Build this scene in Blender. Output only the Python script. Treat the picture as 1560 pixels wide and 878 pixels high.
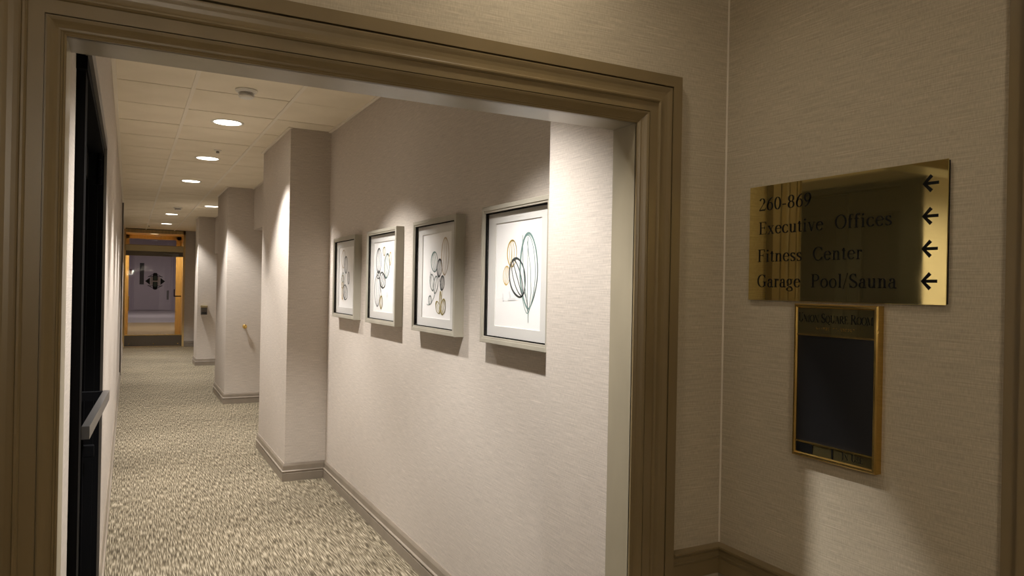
import bpy, bmesh, math, random
from mathutils import Vector, Matrix
random.seed(7)
for o in list(bpy.data.objects): bpy.data.objects.remove(o, do_unlink=True)
SC = bpy.context.scene
COL = SC.collection
PI = math.pi

# ---------------------------------------------------------------- camera
cam_d = bpy.data.cameras.new('camera')
cam = bpy.data.objects.new('camera', cam_d); COL.objects.link(cam)
cam_d.sensor_fit = 'HORIZONTAL'; cam_d.sensor_width = 36.0
cam_d.lens = 1112.87 / 1560 * 36.0
cam_d.clip_start = 0.02; cam_d.clip_end = 200
CX = Vector((0.8852, -0.4648, 0.0192)).normalized()        # image right
CF = Vector((0.4648, 0.8854, 0.0010)).normalized()         # looking direction
CU = CX.cross(CF).normalized()
CX = CF.cross(CU).normalized()
M = Matrix((CX, CU, -CF)).transposed().to_4x4()
M.translation = Vector((0, 0, 1.55))
cam.matrix_world = M
SC.camera = cam

# ---------------------------------------------------------------- world, exposure
w = bpy.data.worlds.new('world'); SC.world = w; w.use_nodes = True
w.node_tree.nodes['Background'].inputs[0].default_value = (0.05, 0.045, 0.04, 1)
w.node_tree.nodes['Background'].inputs[1].default_value = 0.2
SC.view_settings.view_transform = 'Standard'
SC.view_settings.look = 'None'
SC.view_settings.gamma = 1.0
SC.view_settings.exposure = 0.0
SC.view_settings.use_curve_mapping = False

# light settings (each lamp builds its own light from these)
HALL_W = 330.0; HALL_COL = (1.0, 0.972, 0.95); HALL_CONE = 97; HALL_BLEND = 0.5
FOYER_W = 20.0; FOYER_COL = (1.0, 0.885, 0.73); FOYER_CONE = 140; FILL_GLOBE_W = 520.0; FOYER_BLEND = 1.0
LOBBY_W = 750.0; LOBBY_COL = (1.0, 0.94, 0.95)
VEST_W = 170.0; VEST_COL = (1.0, 0.80, 0.45)
LENS_E = 8.0

# ---------------------------------------------------------------- materials
def newmat(name, rgb, rough=0.6, metal=0.0, spec=0.5):
    m = bpy.data.materials.new(name); m.use_nodes = True
    b = m.node_tree.nodes['Principled BSDF']
    b.inputs['Base Color'].default_value = (*rgb, 1)
    b.inputs['Roughness'].default_value = rough
    b.inputs['Metallic'].default_value = metal
    b.inputs['Specular IOR Level'].default_value = spec
    return m
def nodes(m): return m.node_tree.nodes, m.node_tree.links, m.node_tree.nodes['Principled BSDF']
def coords(m, scale, flat=False):
    """object coordinates, scaled; flat: (x+y, z) so both wall directions share one horizontal axis"""
    n, l, b = nodes(m)
    tc = n.new('ShaderNodeTexCoord')
    mp = n.new('ShaderNodeMapping'); mp.inputs['Scale'].default_value = scale
    if flat:
        sx = n.new('ShaderNodeSeparateXYZ'); l.new(tc.outputs['Object'], sx.inputs[0])
        ad = n.new('ShaderNodeMath'); ad.operation = 'ADD'
        l.new(sx.outputs[0], ad.inputs[0]); l.new(sx.outputs[1], ad.inputs[1])
        cb = n.new('ShaderNodeCombineXYZ'); l.new(ad.outputs[0], cb.inputs[0]); l.new(sx.outputs[2], cb.inputs[1])
        l.new(cb.outputs[0], mp.inputs['Vector'])
    else:
        l.new(tc.outputs['Object'], mp.inputs['Vector'])
    return mp.outputs[0]
def noise(m, vec, scale=1.0, detail=2.0, rough=0.5):
    n, l, b = nodes(m)
    t = n.new('ShaderNodeTexNoise'); t.inputs['Scale'].default_value = scale
    t.inputs['Detail'].default_value = detail; t.inputs['Roughness'].default_value = rough
    l.new(vec, t.inputs['Vector']); return t.outputs['Fac']
def ramp(m, fac, stops):
    n, l, b = nodes(m)
    r = n.new('ShaderNodeValToRGB'); e = r.color_ramp.elements
    while len(e) < len(stops): e.new(0.5)
    for i, (p, c) in enumerate(stops):
        e[i].position = p; e[i].color = (*c, 1) if len(c) == 3 else c
    l.new(fac, r.inputs[0]); return r.outputs[0]
def mix(m, a, b_, fac=0.5, mode='MIX'):
    n, l, b = nodes(m)
    x = n.new('ShaderNodeMix'); x.data_type = 'RGBA'; x.blend_type = mode
    if isinstance(fac, float): x.inputs['Factor'].default_value = fac
    else: l.new(fac, x.inputs['Factor'])
    for s, v in ((6, a), (7, b_)):
        if isinstance(v, tuple): x.inputs[s].default_value = (*v, 1)
        else: l.new(v, x.inputs[s])
    return x.outputs[2]
def bump(m, h, strength=0.2, dist=0.002):
    n, l, b = nodes(m)
    t = n.new('ShaderNodeBump'); t.inputs['Strength'].default_value = strength; t.inputs['Distance'].default_value = dist
    l.new(h, t.inputs['Height']); l.new(t.outputs[0], b.inputs['Normal'])
def setc(m, out):
    n, l, b = nodes(m); l.new(out, b.inputs['Base Color'])

def wallpaper(name, rgb):
    m = newmat(name, rgb, 0.75, 0, 0.25)
    th = noise(m, coords(m, (10, 330, 1), True), 1.0, 3)           # horizontal threads
    wv = noise(m, coords(m, (420, 60, 1), True), 1.0, 2)           # vertical threads
    sl = noise(m, coords(m, (5, 190, 1), True), 1.0, 1)            # slubs
    dk = tuple(c*0.86 for c in rgb); lt = tuple(min(1, c*1.12) for c in rgb)
    a = ramp(m, th, [(0.3, dk), (0.7, lt)])
    b = ramp(m, wv, [(0.3, (0.88, 0.88, 0.88)), (0.7, (1.08, 1.08, 1.08))])
    c = mix(m, a, b, 1.0, 'MULTIPLY')
    s = ramp(m, sl, [(0.70, (0, 0, 0)), (0.76, (1, 1, 1))])
    setc(m, mix(m, c, tuple(min(1, x*1.2) for x in rgb), s))
    bump(m, th, 0.16, 0.001)
    return m
MAT = {}
MAT['paper'] = wallpaper('wallpaper_linen', (0.52, 0.462, 0.40))
MAT['paper_foyer_dim'] = wallpaper('wallpaper_linen_foyer_dim', (0.46, 0.40, 0.30))  # same wallpaper; the foyer's dimmer, yellower light is put into the colour
def paint(name, rgb, rough):
    m = newmat(name, rgb, rough)
    f = noise(m, coords(m, (9, 9, 3)), 1.0, 3)
    setc(m, ramp(m, f, [(0.3, tuple(c*0.92 for c in rgb)), (0.7, tuple(c*1.07 for c in rgb))]))
    g = noise(m, coords(m, (60, 60, 14)), 1.0, 2); bump(m, g, 0.12, 0.001)
    return m
MAT['trim'] = paint('olive_brown_gloss_paint', (0.195, 0.143, 0.07), 0.36)
MAT['jamb'] = paint('olive_brown_jamb_paint', (0.30, 0.262, 0.185), 0.28)
MAT['base'] = paint('taupe_baseboard_paint', (0.235, 0.195, 0.15), 0.4)
MAT['white'] = newmat('white_plastic', (0.72, 0.69, 0.62), 0.45)
MAT['slot'] = newmat('dark_slot', (0.03, 0.03, 0.03), 0.7)
MAT['black'] = newmat('black_powder_coat', (0.006, 0.006, 0.0065), 0.65, 0, 0.02)
MAT['blackpane'] = newmat('dark_door_pane', (0.003, 0.003, 0.004), 0.6, 0, 0.0)
MAT['bronze'] = newmat('dark_bronze_frame', (0.11, 0.095, 0.08), 0.4, 0.3)
MAT['steel'] = newmat('brushed_dark_steel', (0.20, 0.19, 0.18), 0.35, 0.8)
MAT['ink'] = newmat('black_engraving', (0.004, 0.004, 0.004), 0.5, 0, 0.2)

MAT['caulk'] = newmat('pale_caulk_bead', (0.62, 0.56, 0.46), 0.6)
def make_carpet():
    m = newmat('loop_pile_carpet', (0.3, 0.25, 0.18), 0.95, 0, 0.1)
    a = noise(m, coords(m, (195, 10, 1)), 1.0, 1, 0.5)
    c = ramp(m, a, [(0.36, (0.068, 0.054, 0.034)), (0.5, (0.158, 0.129, 0.085)), (0.66, (0.345, 0.295, 0.21))])
    g = noise(m, coords(m, (1.2, 1.2, 1)), 1.0, 2)
    d = ramp(m, g, [(0.3, (0.86, 0.86, 0.86)), (0.7, (1.08, 1.08, 1.08))])
    setc(m, mix(m, c, d, 1.0, 'MULTIPLY'))
    bump(m, a, 0.6, 0.006)
    return m
MAT['carpet'] = make_carpet()
def make_tile():
    m = newmat('mineral_fibre_tile', (0.70, 0.62, 0.48), 0.9, 0, 0.1)
    f = noise(m, coords(m, (70, 70, 70)), 1.0, 3); bump(m, f, 0.2, 0.002)
    g = noise(m, coords(m, (3, 3, 3)), 1.0, 3)
    setc(m, ramp(m, g, [(0.3, (0.75, 0.67, 0.52)), (0.7, (0.82, 0.74, 0.59))]))
    return m
MAT['tile'] = make_tile()
MAT['tee'] = newmat('ceiling_grid_metal', (0.78, 0.71, 0.58), 0.5)
MAT['plenum'] = newmat('ceiling_gap', (0.035, 0.028, 0.02), 0.9)
MAT['plaster'] = paint('plaster_ceiling', (0.62, 0.55, 0.45), 0.8)
def make_brass(name, rgb, rough):
    m = newmat(name, rgb, rough, 0.93)
    n, l, b = nodes(m)
    f = noise(m, coords(m, (9, 9, 14)), 1.0, 4)
    r = ramp(m, f, [(0.35, (rough,)*3), (0.75, (rough*1.9,)*3)])
    l.new(r, b.inputs['Roughness'])
    g = noise(m, coords(m, (4, 4, 5)), 1.0, 2)
    setc(m, ramp(m, g, [(0.3, tuple(c*0.9 for c in rgb)), (0.7, rgb)]))
    return m
MAT['brass'] = make_brass('polished_brass', (0.74, 0.61, 0.26), 0.03)
MAT['brass2'] = make_brass('satin_brass', (0.62, 0.42, 0.13), 0.16)
MAT['darkbar'] = newmat('dark_bronze_rail', (0.13, 0.11, 0.085), 0.4, 0.6)
MAT['bronzebar'] = newmat('brass_bronze_rail', (0.40, 0.33, 0.19), 0.35, 0.85)
MAT['champagne'] = paint('champagne_leaf_frame', (0.34, 0.312, 0.248), 0.42)
MAT['mat'] = newmat('grey_mat_board', (0.62, 0.60, 0.56), 0.8)
MAT['artpaper'] = newmat('white_art_paper', (0.86, 0.84, 0.81), 0.8)
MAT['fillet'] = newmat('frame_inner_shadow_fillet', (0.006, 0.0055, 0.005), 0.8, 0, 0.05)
MAT['board'] = newmat('black_letter_board', (0.012, 0.012, 0.013), 0.28)
def wood(name, rgb):
    m = newmat(name, rgb, 0.4)
    f = noise(m, coords(m, (40, 40, 2)), 1.0, 4)
    setc(m, ramp(m, f, [(0.3, tuple(c*0.8 for c in rgb)), (0.7, tuple(c*1.1 for c in rgb))]))
    return m
MAT['oak'] = wood('honey_oak', (0.60, 0.42, 0.18))
MAT['lobbywall'] = newmat('mauve_grey_plaster', (0.42, 0.36, 0.40), 0.8)
MAT['lobbydoor'] = newmat('mauve_door_paint', (0.45, 0.39, 0.42), 0.5)
MAT['lobbyfloor'] = newmat('grey_lobby_floor', (0.42, 0.38, 0.38), 0.35)
MAT['lobbycarpet'] = newmat('tan_lobby_carpet', (0.40, 0.29, 0.14), 0.9)
MAT['red'] = newmat('red_alarm', (0.16, 0.02, 0.02), 0.4)
MAT['emblemlight'] = newmat('frosted_emblem', (0.33, 0.30, 0.31), 0.6)
MAT['emblemgreen'] = newmat('dark_green_emblem', (0.01, 0.03, 0.018), 0.4)
def glass(name, tint, strength):
    m = bpy.data.materials.new(name); m.use_nodes = True
    n, l = m.node_tree.nodes, m.node_tree.links
    n.clear()
    o = n.new('ShaderNodeOutputMaterial'); mx = n.new('ShaderNodeMixShader')
    t = n.new('ShaderNodeBsdfTransparent'); t.inputs[0].default_value = (*tint, 1)
    g = n.new('ShaderNodeBsdfGlossy'); g.inputs['Roughness'].default_value = 0.02
    f = n.new('ShaderNodeFresnel'); f.inputs[0].default_value = 1.45
    k = n.new('ShaderNodeMath'); k.operation = 'MULTIPLY'; k.inputs[1].default_value = strength
    gm = n.new('ShaderNodeNewGeometry'); inv = n.new('ShaderNodeMath'); inv.operation = 'SUBTRACT'; inv.inputs[0].default_value = 1.0
    l.new(gm.outputs['Backfacing'], inv.inputs[1])          # only the outer face of the thin pane reflects
    k2 = n.new('ShaderNodeMath'); k2.operation = 'MULTIPLY'; l.new(inv.outputs[0], k2.inputs[1]); l.new(f.outputs[0], k.inputs[0])
    l.new(k.outputs[0], k2.inputs[0]); l.new(k2.outputs[0], mx.inputs[0])
    l.new(t.outputs[0], mx.inputs[1]); l.new(g.outputs[0], mx.inputs[2]); l.new(mx.outputs[0], o.inputs[0])
    return m
MAT['doorglass'] = glass('door_glass', (0.86, 0.84, 0.82), 1.0)
MAT['picglass'] = glass('picture_glass', (0.97, 0.97, 0.97), 0.5)
def emit(name, rgb, s):
    m = bpy.data.materials.new(name); m.use_nodes = True
    n, l = m.node_tree.nodes, m.node_tree.links; n.clear()
    o = n.new('ShaderNodeOutputMaterial'); e = n.new('ShaderNodeEmission')
    e.inputs[0].default_value = (*rgb, 1); e.inputs[1].default_value = s
    l.new(e.outputs[0], o.inputs[0]); return m
MAT['lens'] = emit('lit_lamp_lens', (1.0, 0.93, 0.80), LENS_E)
MAT['lens_warm'] = emit('lit_lamp_lens_warm', (1.0, 0.80, 0.5), 4.0)
MAT['lens_cool'] = emit('added_lobby_lens', (0.9, 0.88, 1.0), 6.0)
def pastel(name, rgb): return newmat('print_'+name, rgb, 0.85)
for k, c in dict(teal=(0.17, 0.27, 0.245), slate=(0.07, 0.085, 0.085), ochre=(0.55, 0.37, 0.07), tan=(0.52, 0.39, 0.25),
                 sage=(0.24, 0.29, 0.265), mustard=(0.40, 0.31, 0.07), grey=(0.30, 0.30, 0.295), ash=(0.70, 0.70, 0.69)).items():
    MAT['p_'+k] = pastel(k, c)

# ---------------------------------------------------------------- mesh helpers
def link(o, parent=None):
    COL.objects.link(o)
    if parent is not None: o.parent = parent
    return o
def obj(name, bm, mat, parent=None, smooth=False):
    me = bpy.data.meshes.new(name); bmesh.ops.recalc_face_normals(bm, faces=bm.faces)
    bm.to_mesh(me); bm.free()
    if mat is not None: me.materials.append(MAT[mat] if isinstance(mat, str) else mat)
    if smooth:
        for p in me.polygons: p.use_smooth = True
    return link(bpy.data.objects.new(name, me), parent)
def empty(name, loc=(0, 0, 0), rotz=0):
    o = bpy.data.objects.new(name, None); COL.objects.link(o)
    o.location = loc; o.rotation_euler = (0, 0, rotz); o.empty_display_size = 0.05
    return o
def tag(o, label, cat, group=None):
    o['label'] = label; o['category'] = cat
    if group: o['group'] = group
    return o
def struct(o, label=None):
    o['kind'] = 'structure'
    if label: o['label'] = label
    return o
def box(bm, x0, x1, y0, y1, z0, z1, bev=0.0):
    x0, x1 = min(x0, x1), max(x0, x1); y0, y1 = min(y0, y1), max(y0, y1); z0, z1 = min(z0, z1), max(z0, z1)
    r = bmesh.ops.create_cube(bm, size=1.0)
    vs = r['verts']
    for v in vs:
        v.co = Vector(((x0+x1)/2 + v.co.x*(x1-x0), (y0+y1)/2 + v.co.y*(y1-y0), (z0+z1)/2 + v.co.z*(z1-z0)))
    if bev:
        es = list({e for v in vs for e in v.link_edges})
        bmesh.ops.bevel(bm, geom=es, offset=bev, segments=2, affect='EDGES', profile=0.5)
    return bm
def B(*a, **k): return box(bmesh.new(), *a, **k)
def lathe(bm, prof, axis='Z', at=(0, 0, 0), n=32):
    """prof: (r, h) pairs along the axis"""
    rings = []
    for r, h in prof:
        ring = []
        for i in range(n):
            t = 2*PI*i/n; a, b = r*math.cos(t), r*math.sin(t)
            p = {'Z': (a, b, h), 'X': (h, a, b), 'Y': (a, h, b)}[axis]
            ring.append(bm.verts.new((p[0]+at[0], p[1]+at[1], p[2]+at[2])))
        rings.append(ring)
    for A, C_ in zip(rings, rings[1:]):
        for i in range(n):
            j = (i+1) % n
            bm.faces.new((A[i], A[j], C_[j], C_[i]))
    for ring in (rings[0], rings[-1]): bm.faces.new(ring)
    return bm
def prism(bm, pts, z0, z1):
    lo = [bm.verts.new((x, y, z0)) for x, y in pts]; hi = [bm.verts.new((x, y, z1)) for x, y in pts]
    n = len(pts)
    for i in range(n):
        j = (i+1) % n; bm.faces.new((lo[i], lo[j], hi[j], hi[i]))
    bm.faces.new(lo); bm.faces.new(hi)
    return bm
def sweep(bm, path, prof, closed_prof=True):
    """profile (d, z) swept along an XY polyline; d is measured to the left of travel; mitred corners"""
    n = len(path); rings = []
    for i in range(n):
        p = Vector(path[i])
        dirs = []
        if i > 0: dirs.append((p - Vector(path[i-1])).normalized())
        if i < n-1: dirs.append((Vector(path[i+1]) - p).normalized())
        ns = [Vector((-d.y, d.x)) for d in dirs]
        if len(ns) == 2:
            b = (ns[0] + ns[1]); b = b / max(1e-6, b.dot(ns[0]))
        else: b = ns[0]
        rings.append([bm.verts.new((p.x + b.x*d, p.y + b.y*d, z)) for d, z in prof])
    m = len(prof)
    for A, C_ in zip(rings, rings[1:]):
        for k in range(m if closed_prof else m-1):
            j = (k+1) % m
            bm.faces.new((A[k], A[j], C_[j], C_[k]))
    if closed_prof:
        bm.faces.new(rings[0]); bm.faces.new(rings[-1])
    return bm

# ================================================================ SETTING
ZC = 2.787            # hall ceiling
YF, YB = 1.72, 1.83   # cased opening: front and back of its wall
XJL, XJR = -0.118, 1.300
ZH = 2.039            # underside of the opening's head
XS = 1.653            # wall carrying the signs
XP = 1.431            # picture wall
XL = -0.107           # hall wall with the black door
YE = 19.45            # glass door at the end of the hall

# floors
struct(obj('floor', B(-0.4, 2.2, 1.775, 19.5, -0.06, 0.0), 'carpet'))
struct(obj('floor.001', B(-2.4, 2.0, -2.4, 1.775, -0.06, 0.0), 'carpet'))

# hall wall with piers: a solid prism following the piers
path_r = [(1.305, YB), (1.305, 2.218), (XP, 2.218), (XP, 5.92), (1.113, 5.92), (1.113, 7.22), (1.80, 7.22), (1.80, 10.0),
          (1.113, 10.0), (1.113, 11.2), (1.80, 11.2), (1.80, 14.8), (1.141, 14.8), (1.141, 15.42), (1.80, 15.42), (1.80, YE-0.10), (1.205, YE-0.10)]
wall_right = struct(obj('wall_right', prism(bmesh.new(), path_r + [(1.205, YE+0.25), (2.1, YE+0.25), (2.1, YB)], 0, ZC+0.12), 'paper'))
for nm, y0, y1, z0 in (('bulkhead', 7.22, 10.0, 2.25), ('bulkhead', 11.2, 14.8, 2.10), ('bulkhead', 15.42, YE-0.1, 2.10)):
    obj(nm, B(1.43, 1.82, y0-0.01, y1+0.01, z0, ZC+0.02), 'paper', wall_right)
prof_b = [(0, 0), (0.020, 0), (0.020, 0.060), (0.016, 0.064), (0.016, 0.069), (0.022, 0.073), (0.022, 0.078), (0.014, 0.084),
          (0.013, 0.118), (0.010, 0.128), (0.006, 0.138), (0, 0.138)]
struct(obj('baseboard_right', sweep(bmesh.new(), path_r, prof_b), 'base'))

# hall wall with the black door
bm = bmesh.new()
box(bm, -0.45, -0.130, YB, 2.215, 0, ZC+0.12)
box(bm, -0.45, XL, 2.215, 3.72, 2.15, ZC+0.12)
box(bm, -0.45, XL, 3.72, YE+0.25, 0, ZC+0.12)
wall_left = struct(obj('wall_left', bm, 'paper'))
struct(obj('baseboard_left', sweep(bmesh.new(), [(XL, YE-0.05), (XL, 3.725)], prof_b), 'base'))
struct(obj('trim_1', B(XL, XL+0.022, 12.9, 13.05, 0, ZC-0.002), 'bronze'))

# wall of the cased opening
bm = bmesh.new()
box(bm, -2.4, XJL-0.012, YF, YB, 0, ZC+0.12)
box(bm, XJR+0.012, 2.1, YF, YB, 0, ZC+0.12)
box(bm, XJL-0.012, XJR+0.012, YF, YB, ZH+0.012, ZC+0.12)
struct(obj('wall_front', bm, 'paper_foyer_dim'))
# room the photograph is taken from
struct(obj('wall_sign', B(XS, XS+0.12, -2.4, YF, 0, ZC+0.12), 'paper_foyer_dim'))
struct(obj('wall_west', B(-2.52, -2.4, -2.4, YB, 0, ZC+0.12), 'paper_foyer_dim'))
struct(obj('wall_back', B(-2.52, XS+0.12, -2.52, -2.4, 0, ZC+0.12), 'paper_foyer_dim'))
struct(obj('ceiling.001', B(-2.4, XS, -2.4, YF, ZC, ZC+0.1), 'plaster'))

# casing, one profile: t outward from the opening, d proud of the wall
prof_c = [(0.000, -0.002), (0.000, 0.008), (0.004, 0.010), (0.005, 0.0085), (0.009, 0.011), (0.010, 0.0095),
          (0.014, 0.0105), (0.020, 0.0135), (0.027, 0.0185), (0.0325, 0.0205), (0.034, 0.0205), (0.0342, 0.011), (0.0368, 0.011), (0.037, 0.019),
          (0.064, 0.019), (0.0655, 0.023), (0.069, 0.0265), (0.073, 0.0265), (0.0755, 0.0225), (0.079, 0.022),
          (0.087, 0.0218), (0.096, 0.0232), (0.103, 0.0255), (0.109, 0.027), (0.1122, 0.027), (0.1127, 0.006), (0.1168, 0.006), (0.1173, 0.0265),
          (0.1495, 0.0265), (0.150, 0.0255), (0.150, -0.002)]
def casing_piece(kind):
    bm = bmesh.new(); A = []; C_ = []
    for t, d in prof_c:
        y = YF - d
        if kind == 'head': a, c = (XJL - t, y, ZH + t), (XJR + t, y, ZH + t)
        elif kind == 'r': a, c = (XJR + t, y, 0), (XJR + t, y, ZH + t)
        else: a, c = (XJL - t, y, 0), (XJL - t, y, ZH + t)
        A.append(bm.verts.new(a)); C_.append(bm.verts.new(c))
    n = len(A)
    for i in range(n):
        j = (i+1) % n; bm.faces.new((A[i], A[j], C_[j], C_[i]))
    bm.faces.new(A); bm.faces.new(C_)
    return bm
opening = struct(empty('trim_2', (0.59, YF, 0)))
def child(name, bm, mat, parent, smooth=False):
    o = obj(name, bm, mat, parent, smooth); o.matrix_parent_inverse = parent.matrix_world.inverted() if False else Matrix.Translation(-Vector(parent.location))
    return o
child('head_casing', casing_piece('head'), 'trim', opening)
child('side_casing', casing_piece('l'), 'trim', opening)
child('side_casing', casing_piece('r'), 'trim', opening)
child('jamb', B(XJL-0.012, XJL, YF-0.002, YB+0.001, 0, ZH), 'jamb', opening)
child('jamb', B(XJR, XJR+0.012, YF-0.002, YB+0.001, 0, ZH), 'jamb', opening)
child('head_jamb', B(XJL-0.012, XJR+0.012, YF-0.002, YB+0.001, ZH, ZH+0.012), 'jamb', opening)

# chair rail round the corner and casing of the next doorway on the sign wall
prof_r = [(0, 0.679), (0.012, 0.679), (0.014, 0.684), (0.018, 0.684), (0.018, 0.727), (0.022, 0.732), (0.024, 0.738), (0.021, 0.742), (0.020, 0.750),
          (0.024, 0.757), (0.031, 0.761), (0.033, 0.764), (0.033, 0.769), (0, 0.769)]
struct(obj('trim_3', sweep(bmesh.new(), [(XS, 0.885), (XS, YF), (XJR+0.150, YF)], prof_r), 'trim'))
struct(obj('trim_6', lathe(bmesh.new(), [(0.0035, 0.77), (0.0035, ZC)], 'Z', (XS-0.0005, YF-0.0005, 0), 10), 'caulk'))
nd = struct(empty('trim_4', (XS, 0.80, 0)))
child('side_casing', B(XS-0.014, XS, 0.846, 0.882, 0, 2.3), 'trim', nd)
child('side_casing', B(XS-0.032, XS, 0.735, 0.842, 0, 2.3), 'trim', nd)

# hall ceiling: grid, tiles
ceiling = struct(obj('ceiling', B(-0.4, 2.1, YB, YE+0.25, ZC+0.02, ZC+0.12), 'plenum'))
X_T = [0.344, 0.954]
Y0 = 5.08 - 0.61*5
def tile_mesh(wd, ln):
    bm = bmesh.new(); box(bm, -wd/2, wd/2, -ln/2, ln/2, 0, 0.016)
    me = bpy.data.meshes.new('ceiling_tile'); bm.to_mesh(me); bm.free(); me.materials.append(MAT['tile']); return me
cols = [(-0.10, 0.344), (0.344, 0.954), (0.954, 1.564), (1.564, 1.80)]
tm = {c: tile_mesh(c[1]-c[0]-0.006, 0.61-0.011) for c in cols}
NR = 28
for k in range(NR):
    for c in cols:
        yc = Y0 + 0.61*(k+0.5)
        if yc + 0.3 > YE - 0.02: continue
        if c[0] > 1.5 and not (7.2 < yc < 10.0): continue
        o = bpy.data.objects.new('ceiling_tile', tm[c]); link(o, ceiling)
        o.location = ((c[0]+c[1])/2, yc, ZC + random.uniform(-0.0008, 0.0008))
for x in X_T:
    obj('ceiling_grid_tee', B(x-0.012, x+0.012, YB, YE, ZC-0.004, ZC+0.002), 'tee', ceiling)
# wall angle along both walls
obj('wall_angle', B(XL-0.01, XL+0.022, YB, YE, ZC-0.012, ZC+0.002), 'tee', ceiling)
for x, y0, y1 in ((XP, 2.218, 5.92), (1.113, 5.92, 7.22), (XP-0.001, 7.22, 10.0), (1.113, 10.0, 11.2), (XP-0.001, 11.2, 14.8), (1.141, 14.8, 15.42)):
    obj('wall_angle', B(x-0.022, x+0.01, y0-0.022, y1, ZC-0.006, ZC+0.002), 'tee', ceiling)

# ================================================================ BLACK GLASS DOOR in the hall wall
door = struct(empty('door_1', (-0.15, 2.97, 0)))
fr = bmesh.new()      # bronze trim on the wall
box(fr, XL-0.002, XL+0.013, 3.70, 3.755, 0, 2.185)
box(fr, XL-0.002, XL+0.013, 2.16, 3.755, 2.135, 2.185)
child('door_trim', fr, 'bronze', door)
fr = bmesh.new()      # black frame in the reveal, stepped
box(fr, -0.24, XL+0.003, 3.685, 3.73, 0, 2.14); box(fr, -0.24, -0.126, 3.660, 3.69, 0, 2.12)
box(fr, -0.24, XL+0.003, 2.20, 3.69, 2.10, 2.15)
box(fr, -0.24, -0.1085, 2.225, 2.325, 0, 2.20)
child('door_frame', fr, 'black', door)
leafs = []
for (y0, y1) in ((2.265, 2.66), (2.665, 3.655)):
    st = bmesh.new()
    for a, b in ((y0, y0+0.075), (y1-0.075, y1)): box(st, -0.205, -0.160, a, b, 0.01, 2.10, 0.003)
    for a, b in ((0.01, 0.20), (1.98, 2.10)): box(st, -0.205, -0.160, y0+0.07, y1-0.07, a, b, 0.003)
    lf = child('door_leaf', st, 'black', door)
    lf['label'] = 'black stile and rail glazed door leaf'
    obj('pane', B(-0.186, -0.180, y0+0.07, y1-0.07, 0.19, 1.99), 'blackpane', lf)
    gl = bmesh.new()
    for a in (y0+0.078, y1-0.084): box(gl, -0.162, -0.157, a, a+0.006, 0.2, 1.98)
    obj('glazing_bead', gl, 'black', lf)
    leafs.append(lf)
def tube_between(bm, p, q, sx, sz):
    p, q = Vector(p), Vector(q); d = (q-p).normalized(); s = Vector((-d.y, d.x, 0)).normalized(); u = Vector((0, 0, 1))
    vs = []
    for c in (p, q):
        for a, b in ((-1, -1), (1, -1), (1, 1), (-1, 1)): vs.append(bm.verts.new(c + s*a*sx/2 + u*b*sz/2))
    for i in range(4):
        j = (i+1) % 4; bm.faces.new((vs[i], vs[j], vs[4+j], vs[4+i]))
    bm.faces.new(vs[:4]); bm.faces.new(vs[4:])
ZB = 1.08
bm = bmesh.new()
tube_between(bm, (-0.1095, 2.60, ZB), (-0.0725, 3.44, ZB), 0.022, 0.040)
hd = child('push_bar', bm, 'steel', door); hd['label'] = 'square steel push bar standing off the door'
bm = bmesh.new()
tube_between(bm, (-0.165, 3.425, ZB), (-0.078, 3.425, ZB), 0.028, 0.036); tube_between(bm, (-0.165, 2.63, ZB-0.004), (-0.112, 2.63, ZB-0.004), 0.03, 0.03)
obj('bracket', bm, 'black', hd).matrix_parent_inverse = Matrix.Translation((0, 0, 0))
bm = bmesh.new()      # hinge: barrel with knuckle gaps and leaf
for k in range(4): lathe(bm, [(0.0085, 1.985+k*0.036), (0.0095, 1.987+k*0.036), (0.0095, 2.017+k*0.036), (0.0085, 2.019+k*0.036)], 'Z', (-0.118, 3.62, -0.02), 14)
box(bm, -0.160, -0.121, 3.625, 3.640, 1.965, 2.105)
child('hinge', bm, 'black', door)
bm = bmesh.new(); box(bm, -0.162, -0.118, 3.57, 3.60, 0.80, 0.85, 0.004)
child('latch_case', bm, 'black', door)

# ================================================================ GLASS DOOR AT THE END
ed = struct(empty('door_2', (0.55, YE, 0)))
XA, XB = XL + 0.002, 1.205
def ch(name, bm, mat, label=None, smooth=False):
    o = child(name, bm, mat, ed, smooth)
    if label: o['label'] = label
    return o
ch('side_frame', B(XA, XA+0.035, YE-0.07, YE+0.10, 0, ZC-0.01), 'oak')
ch('side_frame', B(XB-0.045, XB, YE-0.12, YE+0.10, 0, ZC-0.01), 'oak')
ch('head_frame', B(XA, XB, YE-0.12, YE+0.10, ZC-0.085, ZC-0.004), 'oak')
ch('transom_pane', B(XA+0.035, XB-0.045, YE-0.004, YE+0.004, 2.42, ZC-0.085), 'doorglass')
ch('header_rail', B(XA+0.01, XB-0.03, YE-0.075, YE+0.05, 2.275, 2.425, 0.012), 'bronzebar', 'brass-toned header rail over the glass leaf')
ch('top_rail', B(XA+0.02, XB-0.04, YE-0.03, YE+0.03, 2.165, 2.280, 0.006), 'darkbar', 'dark bronze rail below the header')
ch('glass_leaf', B(XA+0.04, XB-0.05, YE-0.006, YE+0.006, 0.28, 2.17), 'doorglass', 'clear glass door leaf')
kp = ch('kick_rail', B(XA+0.02, XB-0.03, YE-0.04, YE+0.04, 0.012, 0.272, 0.006), 'darkbar', 'dark bronze bottom rail with screws')
obj('top_highlight', B(XA+0.02, XB-0.03, YE-0.045, YE+0.04, 0.272, 0.288), 'brass2', kp)  # brass strip laid in for the bright highlight on the rail's top edge
for x in (0.03, 0.55, 1.08):
    s = obj('screw', lathe(bmesh.new(), [(0.004, 0.0), (0.014, 0.0), (0.012, -0.006), (0.004, -0.008)], 'Y', (x, YE-0.04, 0.07), 12), 'brass2', kp)
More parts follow.
